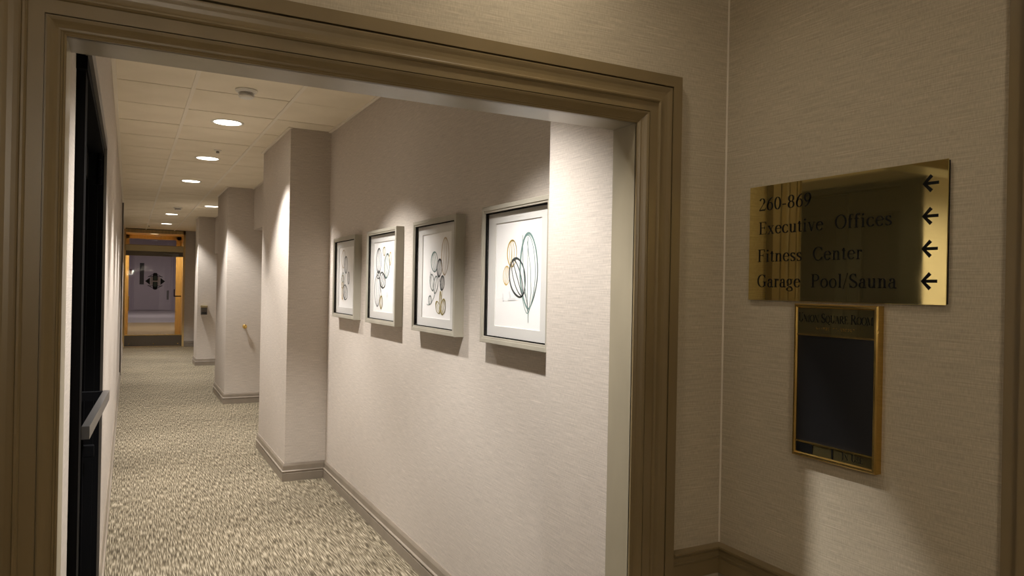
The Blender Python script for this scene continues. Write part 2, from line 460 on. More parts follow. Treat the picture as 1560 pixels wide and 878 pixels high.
bm = bmesh.new(); lathe(bm, [(0.012, 0), (0.012, 0.34)], 'Z', (XA+0.11, YE-0.07, 0.86), 12)
box(bm, XA+0.098, XA+0.122, YE-0.07, YE-0.005, 0.90, 0.92); box(bm, XA+0.098, XA+0.122, YE-0.07, YE-0.005, 1.15, 1.17)
ch('pull_handle', bm, 'brass2', 'brass pull handle')
bm = bmesh.new(); box(bm, 0.98, 1.14, YE+0.03, YE+0.055, 1.20, 1.225, 0.006); box(bm, 0.975, 0.995, YE+0.006, YE+0.06, 1.20, 1.38, 0.005)
ch('lever_handle', bm, 'black')
bm = bmesh.new(); tube_between(bm, (1.00, YE-0.08, 2.20), (0.74, YE-0.10, 2.23), 0.02, 0.02); box(bm, 0.93, 1.06, YE-0.10, YE-0.03, 2.16, 2.235, 0.008)
ch('door_closer', bm, 'steel')
# emblem on the glass
em = ch('glass_emblem', None or bmesh.new(), 'ink', 'black diamond emblem with a letter H')
def flat_poly(bm, pts, y, th=0.002):
    a = [bm.verts.new((x, y, z)) for x, z in pts]; b = [bm.verts.new((x, y-th, z)) for x, z in pts]
    n = len(pts)
    for i in range(n):
        j = (i+1) % n; bm.faces.new((a[i], a[j], b[j], b[i]))
    bm.faces.new(a); bm.faces.new(b)
ex, ez, ey = 0.563, 1.565, YE-0.007
bm = bmesh.new()
for s in (-1, 1):
    flat_poly(bm, [(ex+s*0.215, ez), (ex+s*0.115, ez+0.085), (ex+s*0.115, ez-0.085)], ey)
    for r in (0.235,):      # outline of the diamond, stepped
        flat_poly(bm, [(ex+s*0.06, ez+0.165), (ex+s*0.155, ez+0.105), (ex+s*0.155, ez+0.092), (ex+s*0.06, ez+0.150)], ey)
        flat_poly(bm, [(ex+s*0.06, ez-0.165), (ex+s*0.155, ez-0.105), (ex+s*0.155, ez-0.092), (ex+s*0.06, ez-0.150)], ey)
oct_ = lambda rx, rz, c: [(ex+rx*a, ez+c+rz*b) for a, b in ((-1, -0.75), (-0.5, -1), (0.5, -1), (1, -0.75), (1, 0.75), (0.5, 1), (-0.5, 1), (-1, 0.75))]
flat_poly(bm, oct_(0.052, 0.10, 0.10), ey); flat_poly(bm, oct_(0.052, 0.10, -0.10), ey)
for z in (0.112, -0.112): flat_poly(bm, [(ex-0.155, ez+z-0.006), (ex+0.155, ez+z-0.006), (ex+0.155, ez+z+0.006), (ex-0.155, ez+z+0.006)], ey)
bm.to_mesh(em.data); bm.free()
bm = bmesh.new()
for s in (-1, 1): flat_poly(bm, [(ex+s*0.058, ez-0.10), (ex+s*0.105, ez-0.10), (ex+s*0.105, ez+0.10), (ex+s*0.058, ez+0.10)], ey)
flat_poly(bm, [(ex-0.06, ez-0.014), (ex+0.06, ez-0.014), (ex+0.06, ez+0.014), (ex-0.06, ez+0.014)], ey-0.003)
obj('emblem_letter', bm, 'emblemlight', em)
bm = bmesh.new(); flat_poly(bm, oct_(0.036, 0.055, 0.075), ey-0.003); flat_poly(bm, oct_(0.036, 0.055, -0.075), ey-0.003)
obj('emblem_inset', bm, 'emblemgreen', em)

# lobby beyond the glass
struct(obj('floor.002', B(-4, 6, YE+0.04, 31, -0.06, -0.001), 'lobbycarpet'))
struct(obj('floor.003', B(-4, 6, 31, 44.2, -0.06, 0.0), 'lobbyfloor'))
struct(obj('wall_lobby', B(-4, 6, 44, 44.2, 0, 5.2), 'lobbywall'))
bm = bmesh.new(); box(bm, -4.1, -4, YE+0.25, 44.2, 0, 5.2); box(bm, 6, 6.1, YE+0.25, 44.2, 0, 5.2)
box(bm, -4.1, -0.45, YE+0.25, YE+0.35, 0, 5.2); box(bm, 2.1, 6.1, YE+0.25, YE+0.35, 0, 5.2); box(bm, -0.45, 2.1, YE+0.25, YE+0.35, ZC+0.1, 5.2)
struct(obj('wall_lobby.001', bm, 'lobbywall'))
struct(obj('ceiling.002', B(-4.1, 6.1, YE+0.35, 44.2, 5.2, 5.3), 'plaster'))
# second, oak-cased opening just behind the glass door
o2 = struct(empty('trim_5', (0.5, 21.2, 0)))
child('side_casing', B(-0.16, 0.0, 21.15, 21.25, 0, 3.1), 'oak', o2)
child('side_casing', B(1.10, 1.30, 21.15, 21.25, 0, 3.1), 'oak', o2)
child('head_casing', B(-0.16, 1.30, 21.15, 21.25, 2.66, 3.1), 'oak', o2)
child('side_panel', B(1.22, 1.26, YE+0.10, 21.15, 0, 2.75), 'oak', o2)
child('side_panel', B(-0.16, -0.12, YE+0.10, 21.15, 0, 2.75), 'oak', o2)
child('top_panel', B(-0.16, 1.26, YE+0.10, 21.15, 2.75, 2.80), 'oak', o2)
d3 = struct(empty('door_3', (1.0, 44, 0)))
child('door_leaf', B(0.25, 2.05, 43.95, 44.0, 0.02, 2.95, 0.01), 'lobbydoor', d3)
bm = bmesh.new(); box(bm, 0.15, 0.25, 43.93, 44.0, 0, 3.05); box(bm, 2.05, 2.15, 43.93, 44.0, 0, 3.05); box(bm, 0.15, 2.15, 43.93, 44.0, 2.95, 3.05)
child('door_frame', bm, 'lobbywall', d3)
child('vision_pane', B(0.52, 0.73, 43.94, 43.955, 1.40, 2.55), 'slot', d3)
child('door_handle', B(1.85, 1.95, 43.90, 43.955, 0.6, 1.1, 0.01), 'steel', d3)
fa = obj('fire_alarm', B(0.42, 0.60, 43.89, 43.945, 1.95, 2.20, 0.01), 'red')
fa.location = (0, 0, 0); fa.data.transform(Matrix.Translation((-0.36, 0.05, 0)))
tag(fa, 'small dark red alarm box on the mauve lobby wall beyond the glass door', 'alarm box')

# ================================================================ LAMPS
def lamp(x, y, label, group='round recessed ceiling lights', z=ZC, r=0.105, lens='lens', watts=HALL_W, col=HALL_COL, cone=HALL_CONE, blend=HALL_BLEND):
    t = empty('ceiling_light', (x, y, z)); tag(t, label, 'light', group)
    obj('trim_ring', lathe(bmesh.new(), [(r-0.006, 0.004), (r-0.006, -0.004), (r+0.004, -0.007), (r+0.014, -0.004), (r+0.015, 0.004)], 'Z', n=40), 'white', t, True)
    obj('lens', lathe(bmesh.new(), [(0.002, -0.0035), (r-0.005, -0.003), (r-0.005, 0.004)], 'Z', n=40), lens, t)
    l = bpy.data.lights.new('ceiling_light_glow', 'SPOT'); l.energy = watts; l.color = col
    l.spot_size = math.radians(cone); l.spot_blend = blend; l.shadow_soft_size = 0.045
    lo = bpy.data.objects.new('ceiling_light_glow', l); COL.objects.link(lo); lo.location = (x, y, z-0.012)
    return t
LX = 0.652
lamp(LX, 2.335, 'recessed ceiling light just behind the head of the cased opening')
lamp(LX, 4.165, 'recessed ceiling light over the carpet beside the framed prints')
lamp(LX, 5.995, 'largest lit round ceiling light in view, next to the smoke detector')
lamp(LX+0.02, 7.825, 'lit round ceiling light second along the hall past the first smoke detector')
lamp(LX, 9.70, 'lit round ceiling light third along the hall, before the pier with the bumper')
lamp(1.165, 12.70, 'lit round ceiling light off the centre line, beside the far pier')
lamp(0.672, 14.62, 'small lit ceiling light after the far smoke detector')
lamp(0.69, 17.1, 'farthest lit ceiling light, just before the oak framed glass door')
# foyer: one warm lamp over the signs, plus an added unseen fill globe behind
lamp(0.90, 1.42, 'warm recessed ceiling light over the brass signs', z=ZC, lens='lens_warm', watts=FOYER_W, col=FOYER_COL, cone=FOYER_CONE, blend=FOYER_BLEND)
gl = empty('fill_globe_light', (0.05, -0.85, ZC)); tag(gl, 'added unseen fill lamp, a warm opal globe under the entry room ceiling', 'light')
obj('canopy', lathe(bmesh.new(), [(0.004, 0.0), (0.065, 0.0), (0.06, -0.02), (0.012, -0.028), (0.004, -0.028)], 'Z'), 'brass2', gl)
obj('stem', lathe(bmesh.new(), [(0.008, -0.026), (0.008, -0.62)], 'Z', n=12), 'brass2', gl)
obj('globe', lathe(bmesh.new(), [(0.14*math.sin(PI*(i+0.3)/16.6), -0.75+0.14*math.cos(PI*(i+0.3)/16.6)) for i in range(17)], 'Z'), 'lens_warm', gl, True)
ld = bpy.data.lights.new('fill_globe_glow', 'POINT'); ld.energy = FILL_GLOBE_W; ld.color = FOYER_COL; ld.shadow_soft_size = 0.145
lo = bpy.data.objects.new('fill_globe_glow', ld); COL.objects.link(lo); lo.location = (0.05, -0.85, ZC-0.75)
# vestibule and lobby: unseen lamps added to brighten the oak and mauve walls
lamp(0.55, 20.3, 'added unseen warm ceiling light brightening the oak vestibule behind the glass door', z=2.75, lens='lens_warm', watts=VEST_W, col=VEST_COL, cone=160, blend=0.5)
for x, y in ((1.0, 27), (1.0, 37)):
    lamp(x, y, 'added unseen cool ceiling light in the lobby nearer the vestibule' if y < 30 else 'added unseen cool ceiling light in the lobby nearer the far mauve wall', z=5.2, r=0.3, lens='lens_cool', watts=LOBBY_W, col=LOBBY_COL, cone=165, blend=0.5)

# smoke detectors
def smoke(x, y, label):
    t = empty('smoke_detector', (x, y, ZC)); tag(t, label, 'smoke detector', 'ceiling smoke detectors')
    obj('base', lathe(bmesh.new(), [(0.004, 0.002), (0.066, 0.002), (0.068, -0.006), (0.060, -0.016), (0.052, -0.020), (0.004, -0.020)], 'Z'), 'white', t, False)
    obj('vent_band', lathe(bmesh.new(), [(0.004, -0.018), (0.044, -0.018), (0.044, -0.040), (0.004, -0.040)], 'Z'), 'slot', t)
    for z in (-0.0245, -0.0325): obj('vent_fin', lathe(bmesh.new(), [(0.040, z), (0.0495, z), (0.0495, z-0.0028), (0.040, z-0.0028)], 'Z'), 'white', t)
    obj('cap', lathe(bmesh.new(), [(0.004, -0.038), (0.047, -0.038), (0.046, -0.046), (0.036, -0.053), (0.004, -0.055)], 'Z'), 'white', t)
smoke(0.645, 4.93, 'round white smoke detector on the ceiling above the largest hall light')
smoke(0.70, 13.25, 'small far smoke detector on the ceiling before the second last light')
def sprinkler(x, y, label):
    t = empty('sprinkler_head', (x, y, ZC)); tag(t, label, 'sprinkler', 'ceiling sprinkler heads')
    obj('escutcheon', lathe(bmesh.new(), [(0.004, 0.001), (0.034, 0.001), (0.032, -0.006), (0.012, -0.009), (0.004, -0.009)], 'Z', n=24), 'white', t)
    bm = bmesh.new(); lathe(bm, [(0.009, -0.008), (0.008, -0.022)], 'Z', n=12)
    for s in (-1, 1): box(bm, s*0.012-0.002, s*0.012+0.002, -0.003, 0.003, -0.026, -0.012)
    obj('body', bm, 'steel', t)
    obj('deflector', lathe(bmesh.new(), [(0.003, -0.025), (0.014, -0.025), (0.013, -0.028), (0.003, -0.028)], 'Z', n=16), 'steel', t)
sprinkler(0.713, 7.30, 'tiny sprinkler head on a ceiling tile between the first two visible lights')
sprinkler(0.376, 17.9, 'tiny far sprinkler head on the ceiling near the glass door')

# ================================================================ FRAMED PRINTS
def ribbon(bm, pts, wd, closed=False, wfun=None):
    """flat ribbon in (u, v); returns nothing; verts later mapped"""
    P = [Vector(p) for p in pts]; n = len(P); L = []; R_ = []
    for i in range(n):
        a = P[i-1] if (i > 0 or closed) else P[i]; b = P[(i+1) % n] if (i < n-1 or closed) else P[i]
        d = (b-a); d = d.normalized() if d.length > 1e-9 else Vector((1, 0))
        nn = Vector((-d.y, d.x)); ww = (wfun(d, i/(max(1, n-1))) if wfun else wd)/2
        L.append(bm.verts.new((P[i].x+nn.x*ww, P[i].y+nn.y*ww, 0))); R_.append(bm.verts.new((P[i].x-nn.x*ww, P[i].y-nn.y*ww, 0)))
    for i in range(n if closed else n-1):
        j = (i+1) % n
        bm.faces.new((L[i], L[j], R_[j], R_[i]))
def to_wall_x(bm, x, y0, z0):
    """(u right, v up) -> wall plane facing -X: u runs towards -Y"""
    for v in bm.verts: v.co = Vector((x, y0 - v.co.x, z0 + v.co.y))
def petal(cx, cy, rx, ry, rot, pt=0.0, n=40, jit=0.0):
    out = []
    for i in range(n):
        t = 2*PI*i/n; x = rx*math.cos(t); y = ry*math.sin(t)
        if pt: x *= (1 - pt*max(0, -math.sin(t))**2)
        j = 1 + jit*math.sin(3*t+cx*20)
        c, s = math.cos(rot), math.sin(rot)
        out.append((cx + (x*c - y*s)*j, cy + (x*s + y*c)*j))
    return out
def ribs(cx, cy, rx, ry, rot, k, pt=0.0):
    res = []
    for q in range(k):
        f = (q+1)/(k+1)*2-1
        pts = []
        for i in range(13):
            y = ry*(0.96 - 1.92*i/12); x = rx*f*math.sqrt(max(0, 1-(y/ry)**2))*0.95
            if pt and y < 0: x *= (1-pt*(y/ry)**2)
            c, s = math.cos(rot), math.sin(rot)
            pts.append((cx + x*c - y*s, cy + x*s + y*c))
        res.append(pts)
    return res
# each leaf: colour, centre u, v (0..1 from top), half width, half height (in paper units), tilt, ribs, point, line width
ART = [
 # print 4 (big leaf)
 [('ochre', .37, .30, .105, .125, .03, 3, .0, .011), ('ochre', .255, .51, .075, .09, -.12, 3, .1, .009),
  ('teal', .735, .47, .185, .345, .03, 0, .35, .014), ('teal', .72, .50, .155, .355, .02, 1, .4, .010),
  ('slate', .50, .53, .165, .195, .55, 3, .15, .017)],
 # print 3
 [('tan', .78, .28, .125, .215, -.03, 2, .2, .012), ('teal', .42, .335, .115, .12, .30, 3, .1, .013), ('slate', .60, .41, .085, .105, -.20, 3, .15, .014),
  ('sage', .35, .58, .07, .10, .30, 1, .3, .015), ('sage', .48, .605, .075, .105, -.30, 1, .35, .014), ('slate', .705, .585, .07, .085, -.15, 3, .15, .012),
  ('sage', .285, .79, .055, .055, -.25, 1, .4, .012), ('mustard', .57, .87, .06, .085, .75, 2, .3, .011), ('mustard', .75, .86, .075, .095, -.40, 2, .25, .012),
  ('mustard', .655, .80, .035, .12, .02, 1, .3, .010)],
 # print 2
 [('slate', .235, .27, .13, .18, .0, 2, .1, .016), ('mustard', .51, .14, .06, .06, .1, 1, .1, .012), ('teal', .66, .35, .125, .175, -.24, 2, .15, .017),
  ('ochre', .82, .25, .055, .09, -.05, 1, .1, .011), ('slate', .45, .55, .15, .105, -.55, 3, .2, .019), ('slate', .24, .47, .10, .055, .1, 1, .0, .013),
  ('grey', .19, .70, .15, .23, .04, 2, .2, .016), ('mustard', .40, .865, .075, .09, -.05, 2, .2, .014)],
 # print 1
 [('tan', .28, .19, .14, .15, .05, 1, .15, .012), ('slate', .46, .29, .115, .14, .12, 2, .15, .016), ('mustard', .24, .57, .10, .11, -.05, 1, .1, .014),
  ('grey', .66, .51, .075, .10, -.05, 2, .1, .013), ('slate', .45, .75, .16, .12, -.55, 3, .3, .016), ('ochre', .24, .72, .07, .15, .05, 1, .2, .011),
  ('sage', .27, .50, .09, .08, .35, 1, .1, .013)],
]
PW, PH, PD = 0.597, 0.592, 0.051
def picture(yc, art, label, extras):
    zc = 1.609
    t = empty('framed_print', (XP, yc, zc)); tag(t, label, 'picture', 'framed cactus prints on the hall wall')
    xf = -PD
    fw = 0.028
    bm = bmesh.new()      # box frame: four mitred bars with a stepped lip
    prof = [(0, 0), (0, xf+0.002), (0.002, xf), (fw-0.010, xf), (fw-0.0095, xf+0.003), (fw-0.001, xf+0.003), (fw, xf+0.004), (fw, 0)]
    cor = [(-1, -1), (1, -1), (1, 1), (-1, 1)]
    rings = []
    for sy, sz in cor:
        rings.append([bm.verts.new((x, sy*(PW/2-q), sz*(PH/2-q))) for q, x in prof])
    for i in range(4):
        A, C_ = rings[i], rings[(i+1) % 4]
        for k in range(len(prof)):
            j = (k+1) % len(prof); bm.faces.new((A[k], A[j], C_[j], C_[k]))
    obj('frame', bm, 'champagne', t)
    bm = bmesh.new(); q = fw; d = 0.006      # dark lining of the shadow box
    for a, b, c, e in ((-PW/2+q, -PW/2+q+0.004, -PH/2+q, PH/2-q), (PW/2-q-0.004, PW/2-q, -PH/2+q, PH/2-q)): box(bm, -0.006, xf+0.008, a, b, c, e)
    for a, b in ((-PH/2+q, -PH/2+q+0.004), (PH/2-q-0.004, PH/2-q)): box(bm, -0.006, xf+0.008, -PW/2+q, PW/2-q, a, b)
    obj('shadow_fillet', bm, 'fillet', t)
    iw, ih = PW/2-q, PH/2-q
    aw, ah = 0.395/2, 0.440/2                 # window in the mat
    bm = bmesh.new(); xm = -0.029
    box(bm, xm+0.004, xm, -iw, -aw, -ih, ih); box(bm, xm+0.004, xm, aw, iw, -ih, ih)
    box(bm, xm+0.004, xm, -aw, aw, -ih, -ah); box(bm, xm+0.004, xm, -aw, aw, ah, ih)
    obj('mat_board', bm, 'mat', t)
    obj('backing_board', B(-0.001, -0.021, -iw, iw, -ih, ih), 'mat', t)
    pr = obj('art_print', B(-0.021, -0.0255, -aw, aw, -ah, ah), 'artpaper', t)
    xs = -0.0258
    W_, H_ = 2*aw, 2*ah
    CN = {'ochre': 'ochre', 'teal': 'teal', 'slate': 'slate grey', 'tan': 'tan', 'sage': 'sage green', 'mustard': 'mustard', 'grey': 'pale grey', 'ash': 'faint grey'}
    def lay(i, bm, c, name):
        to_wall_x(bm, xs - 0.00012*i, 0, 0)
        o = obj(name, bm, 'p_'+c, pr); o['label'] = CN[c] + ' pen lines'
    for k, (c, u, v, ru, rv, rot, nr, pt, lw) in enumerate(art):
        bm = bmesh.new()
        cx, cy = (u-0.5)*W_, (0.5-v)*H_
        lw_ = lw*W_*1.2
        a = petal(cx, cy, ru*W_, rv*H_, rot, pt, jit=0.012); ribbon(bm, a, lw_, True)
        if lw > 0.0105: ribbon(bm, petal(cx+0.002, cy-0.001, ru*W_*0.95, rv*H_*0.975, rot+0.02, pt, jit=0.02), lw_*0.6, True)
        for rb in ribs(cx, cy, ru*W_, rv*H_, rot, nr, pt): ribbon(bm, rb, lw_*0.8)
        lay(k, bm, c, 'drawn_leaf')
    for k, (c, pts, lw) in enumerate(extras):
        bm = bmesh.new(); ribbon(bm, [((u-0.5)*W_, (0.5-v)*H_) for u, v in pts], lw*W_)
        lay(k+len(art), bm, c, 'drawn_stroke')
    obj('glazing', B(xf+0.012, xf+0.0105, -iw, iw, -ih, ih), 'picglass', t)
EX4 = [('teal', [(.60, .14), (.62, .40), (.67, .62), (.745, .84), (.75, .94)], .012), ('teal', [(.70, .20), (.78, .45), (.80, .66), (.755, .85)], .009),
       ('slate', [(.66, .66), (.73, .76), (.74, .83)], .012), ('ochre', [(.37, .20), (.365, .44)], .007),
       ('ash', [(.18, .68), (.20, .76), (.17, .72)], .02), ('ash', [(.33, .66), (.36, .72)], .03), ('ash', [(.30, .74), (.48, .73)], .02)]
EX3 = [('sage', [(.47, .70), (.42, .76), (.33, .83), (.22, .85), (.18, .84)], .010), ('mustard', [(.66, .68), (.655, .80), (.66, .94)], .009), ('mustard', [(.72, .67), (.68, .84), (.66, .94)], .008),
       ('slate', [(.60, .52), (.655, .60), (.66, .66)], .009), ('ash', [(.28, .45), (.31, .50), (.27, .52), (.30, .47)], .03)]
EX2 = [('slate', [(.30, .44), (.36, .66), (.44, .78)], .010), ('ash', [(.68, .72), (.72, .76), (.67, .78)], .04), ('mustard', [(.55, .20), (.55, .46)], .009)]
EX1 = [('slate', [(.46, .43), (.40, .60), (.42, .88)], .010), ('tan', [(.20, .30), (.26, .60), (.30, .90)], .008)]
picture(2.632, ART[0], 'framed print of one large teal leaf with a dark bud and yellow oval', EX4)
picture(3.518, ART[1], 'framed print with a tall tan oval and mustard leaves at its foot', EX3)
picture(4.400, ART[2], 'framed print of dark grey ovals stacked with one teal and small mustard leaf', EX2)
picture(5.280, ART[3], 'framed print next to the pier corner, faint tan and grey ovals', EX1)

# ================================================================ SIGN LETTERING (drawn pen strokes)
TK, TN = 0.135, 0.040
def arc(cx, cy, rx, ry, a0, a1, n=18):
    return [(cx+rx*math.cos(math.radians(a0+(a1-a0)*i/n)), cy+ry*math.sin(math.radians(a0+(a1-a0)*i/n))) for i in range(n+1)]
def G():
    g = {}
    V = lambda x, y0, y1: ('w', [(x, y0), (x, y1)], TK)
    T = lambda *p: ('w', list(p), TN)
    S = lambda x, y, h=0.13: ('w', [(x-h, y), (x+h, y)], TN)
    P = lambda pts: ('p', pts)
    s2 = TN/2
    g['E'] = (.72, [V(.16, 0, 1), T((.02, 1-s2), (.62, 1-s2)), T((.02, s2), (.66, s2)), T((.2, .53), (.5, .53)), T((.61, 1), (.63, .80)), T((.64, 0), (.68, .23)), T((.50, .63), (.50, .43))])
    g['F'] = (.66, [V(.16, 0, 1), T((.02, 1-s2), (.60, 1-s2)), S(.16, s2, .15), T((.2, .52), (.48, .52)), T((.59, 1), (.61, .80)), T((.48, .62), (.48, .42))])
    g['x'] = (.60, [('w', [(.10, .65), (.47, .01)], TK*.9), T((.46, .64), (.10, .02)), S(.13, .65, .12), S(.46, .65, .10), S(.10, s2, .10), S(.46, s2, .12)])
    g['e'] = (.54, [P(arc(.28, .335, .225, .32, 10, 325)), T((.06, .39), (.50, .39))])
    g['c'] = (.53, [P(arc(.29, .335, .235, .32, 45, 325)), ('w', [(.43, .53), (.47, .56)], TK*.8)])
    g['u'] = (.62, [V(.13, .16, .66), P(arc(.28, .2, .15, .185, 180, 330)), V(.47, 0, .66), S(.07, .65, .06), S(.42, .65, .06), S(.53, s2, .06)])
    g['t'] = (.36, [V(.16, .14, .82), P(arc(.255, .15, .10, .13, 180, 320)), T((.01, .645), (.32, .645)), T((.04, .66), (.16, .84))])
    g['i'] = (.34, [V(.17, 0, .66), S(.17, s2), S(.10, .645, .08), ('w', [(.17, .83), (.17, .96)], TK)])
    g['v'] = (.58, [('w', [(.10, .65), (.30, .0)], TK*.9), T((.50, .65), (.31, .0)), S(.10, .645, .11), S(.48, .645, .09)])
    g['O'] = (.86, [P(arc(.43, .5, .36, .49, 0, 360, 30))])
    g['f'] = (.38, [V(.15, 0, .80), P(arc(.29, .80, .14, .19, 180, 50)), T((.01, .645), (.33, .645)), S(.15, s2), ('w', [(.33, .92), (.38, .90)], TK*.8)])
    g['s'] = (.46, [P(arc(.225, .49, .145, .155, 30, 220, 14)), P(arc(.225, .175, .16, .16, -140, 35, 14)), ('w', [(.10, .41), (.36, .25)], TK*.85), T((.365, .65), (.38, .48)), T((.07, .19), (.075, .01))])
    g['n'] = (.64, [V(.15, 0, .66), V(.48, 0, .44), P(arc(.335, .44, .15, .20, 0, 150)), S(.15, s2), S(.48, s2), S(.08, .645, .08)])
    g['r'] = (.43, [V(.15, 0, .66), P(arc(.31, .47, .15, .165, 165, 70)), ('w', [(.33, .60), (.40, .55)], TK), S(.15, s2), S(.08, .645, .08)])
    g['C'] = (.80, [P(arc(.43, .5, .36, .49, 40, 322, 26)), T((.70, 1), (.715, .70)), T((.70, .0), (.715, .26))])
    g['G'] = (.86, [P(arc(.43, .5, .36, .49, 40, 310, 26)), T((.70, 1), (.715, .70)), V(.69, .08, .42), S(.69, .42, .15)])
    g['a'] = (.54, [V(.39, .12, .48), P(arc(.255, .48, .135, .165, 0, 165)), P(arc(.23, .19, .16, .185, 60, 325)), T((.24, .37), (.38, .42)), P(arc(.47, .11, .08, .10, 180, 320, 8)), ('w', [(.11, .46), (.16, .52)], TK*.8)])
    g['g'] = (.56, [P(arc(.25, .435, .165, .215, 0, 360, 24)), P(arc(.27, -.15, .225, .135, 0, 360, 24)), P([(.15, .25), (.10, .16), (.16, .09), (.38, .05), (.48, -.06)]), T((.38, .60), (.53, .62))])
    g['P'] = (.68, [V(.16, 0, 1), P(arc(.32, .745, .275, .24, 90, -90)), T((.02, 1-s2), (.34, 1-s2)), T((.16, .505), (.34, .505)), S(.16, s2, .15)])
    g['o'] = (.60, [P(arc(.30, .33, .235, .32, 0, 360, 26))])
    g['l'] = (.33, [V(.16, 0, 1), S(.16, s2), S(.09, .985, .08)])
    g['/'] = (.36, [('w', [(.0, -.08), (.33, 1.05)], .055)])
    g['S'] = (.62, [P(arc(.29, .745, .205, .235, 30, 225, 16)), P(arc(.31, .25, .23, .235, -150, 40, 16)), ('w', [(.13, .60), (.50, .37)], TK), T((.47, 1), (.50, .70)), T((.06, .30), (.085, .0))])
    g['U'] = (.84, [V(.19, .32, 1), P(arc(.44, .34, .25, .325, 180, 360)), T((.69, .34), (.69, .98)), S(.19, .98, .17), S(.68, .98, .13)])
    g['N'] = (.86, [T((.14, 0), (.14, 1)), ('w', [(.13, .98), (.70, .0)], TK), T((.71, 0), (.71, 1)), S(.12, .98, .11), S(.71, .98, .12), S(.14, s2, .12)])
    g['I'] = (.38, [V(.19, 0, 1), S(.19, .98, .16), S(.19, s2, .16)])
    g['Q'] = (.88, [P(arc(.43, .5, .36, .49, 0, 360, 30)), ('w', [(.44, .03), (.62, -.15), (.86, -.22)], TK*.75)])
    g['A'] = (.84, [T((.10, .02), (.41, 1)), ('w', [(.40, 1), (.70, .02)], TK), T((.20, .36), (.58, .36)), S(.11, s2, .11), S(.70, s2, .14)])
    g['R'] = (.80, [V(.16, 0, 1), P(arc(.32, .745, .265, .24, 90, -90)), T((.02, 1-s2), (.34, 1-s2)), T((.16, .505), (.34, .505)), S(.16, s2, .15), ('w', [(.36, .50), (.70, .02)], TK), S(.74, s2, .09)])
    g['M'] = (1.04, [T((.13, 0), (.15, 1)), ('w', [(.15, .99), (.50, .03)], TK), T((.50, .03), (.86, 1)), V(.86, 0, 1), S(.11, .98, .11), S(.91, .98, .11), S(.13, s2, .11), S(.86, s2, .15)])
    g['2'] = (.60, [P(arc(.28, .73, .20, .255, 160, -25, 16)), T((.46, .62), (.06, .07)), ('w', [(.04, .05), (.55, .05)], .10), T((.54, .04), (.58, .19)), ('w', [(.40, .54), (.47, .70)], .10)])
    g['6'] = (.60, [P(arc(.31, .31, .215, .30, 0, 360, 24)), P([(.50, .99), (.34, .90), (.18, .68), (.095, .40), (.10, .28)])])
    g['9'] = (.60, [P(arc(.29, .67, .215, .31, 0, 360, 24)), P([(.10, .0), (.26, .09), (.42, .31), (.505, .58), (.50, .70)])])
    g['0'] = (.60, [P(arc(.30, .49, .225, .48, 0, 360, 28))])
    g['8'] = (.60, [P(arc(.30, .745, .185, .235, 0, 360, 24)), P(arc(.30, .255, .215, .245, 0, 360, 24))])
    g['-'] = (.40, [('w', [(.05, .34), (.34, .34)], .085)])
    g[' '] = (.34, [])
    return g
GL = G()
def text_bms(txt, width, cap, small=None, track=0.03, bold=1.0):
    """serif lettering from u=0 to u=width on baseline v=0, one mesh per word; small: scale of letters that are lower case in txt (small capitals)"""
    bm = bmesh.new(); x = 0; words = []
    adv = []
    for chx in txt:
        k = chx; s = 1.0
        if small and chx.islower(): k = chx.upper(); s = small
        adv.append((k, s, x)); x += (GL[k][0] + track)*s
    sx = width/(x-track)
    for k, s, x0 in adv:
        if k == ' ':
            if len(bm.verts): words.append(bm); bm = bmesh.new()
            continue
        for i, (kind, pts, *ww) in enumerate(GL[k][1]):
            pp = [((x0 + px*s)*sx, py*s*cap) for px, py in pts]
            if kind == 'w':
                d = Vector(pp[-1]) - Vector(pp[0]); d.normalize()
                vert = abs(d.y); wd = bold*ww[0]*s*(sx*vert + cap*(1-vert))
                ribbon(bm, pp, wd)
            else:
                ribbon(bm, pp, 0, False, lambda d, t, s=s: bold*s*((TN + (TK-TN)*abs(d.y)**1.4)*(sx*abs(d.y) + cap*(1-abs(d.y)))))
    words.append(bm)
    return words

# ---------------------------------------------------------------- brass directory plate
SY0, SY1, SZ0, SZ1, XSF = 1.606, 1.009, 1.531, 1.865, XS-0.011
sg = empty('directory_sign', (XS, (SY0+SY1)/2, (SZ0+SZ1)/2)); tag(sg, 'polished brass directory plate with black lettering and four arrows', 'sign')
LOC = Vector(sg.location)
def sp(name, bm, mat, par, off=LOC):
    bmesh.ops.translate(bm, verts=bm.verts, vec=-off); return obj(name, bm, mat, par)
sp('plate', B(XSF, XSF+0.003, SY1, SY0, SZ0, SZ1, 0.0006), 'brass', sg)
sp('backing', B(XSF+0.003, XS, SY1+0.002, SY0-0.002, SZ0+0.002, SZ1-0.002), 'ink', sg)
for txt, y, z, wd, cap in [
        ('260-869', 1.5705, 1.7925, 0.187, 0.0362), ('Executive  Offices', 1.5690, 1.7230, 0.424, 0.0362),
        ('Fitness  Center', 1.5715, 1.6425, 0.346, 0.0362), ('Garage  Pool/Sauna', 1.5715, 1.5690, 0.441, 0.0362)]:
    for bm in text_bms(txt, wd, cap, track=0.07):
        to_wall_x(bm, XSF-0.0005, y, z); sp('lettering', bm, 'ink', sg)
for zc in (1.8135, 1.7375, 1.6615, 1.586):
    bm = bmesh.new()
    ribbon(bm, [(0.005, 0), (0.0385, 0)], 0.0072); ribbon(bm, [(0.0215, 0.0180), (0.0035, 0), (0.0215, -0.0180)], 0.0088)
    to_wall_x(bm, XSF-0.0005, 1.0690, zc)
    sp('arrow', bm, 'ink', sg)

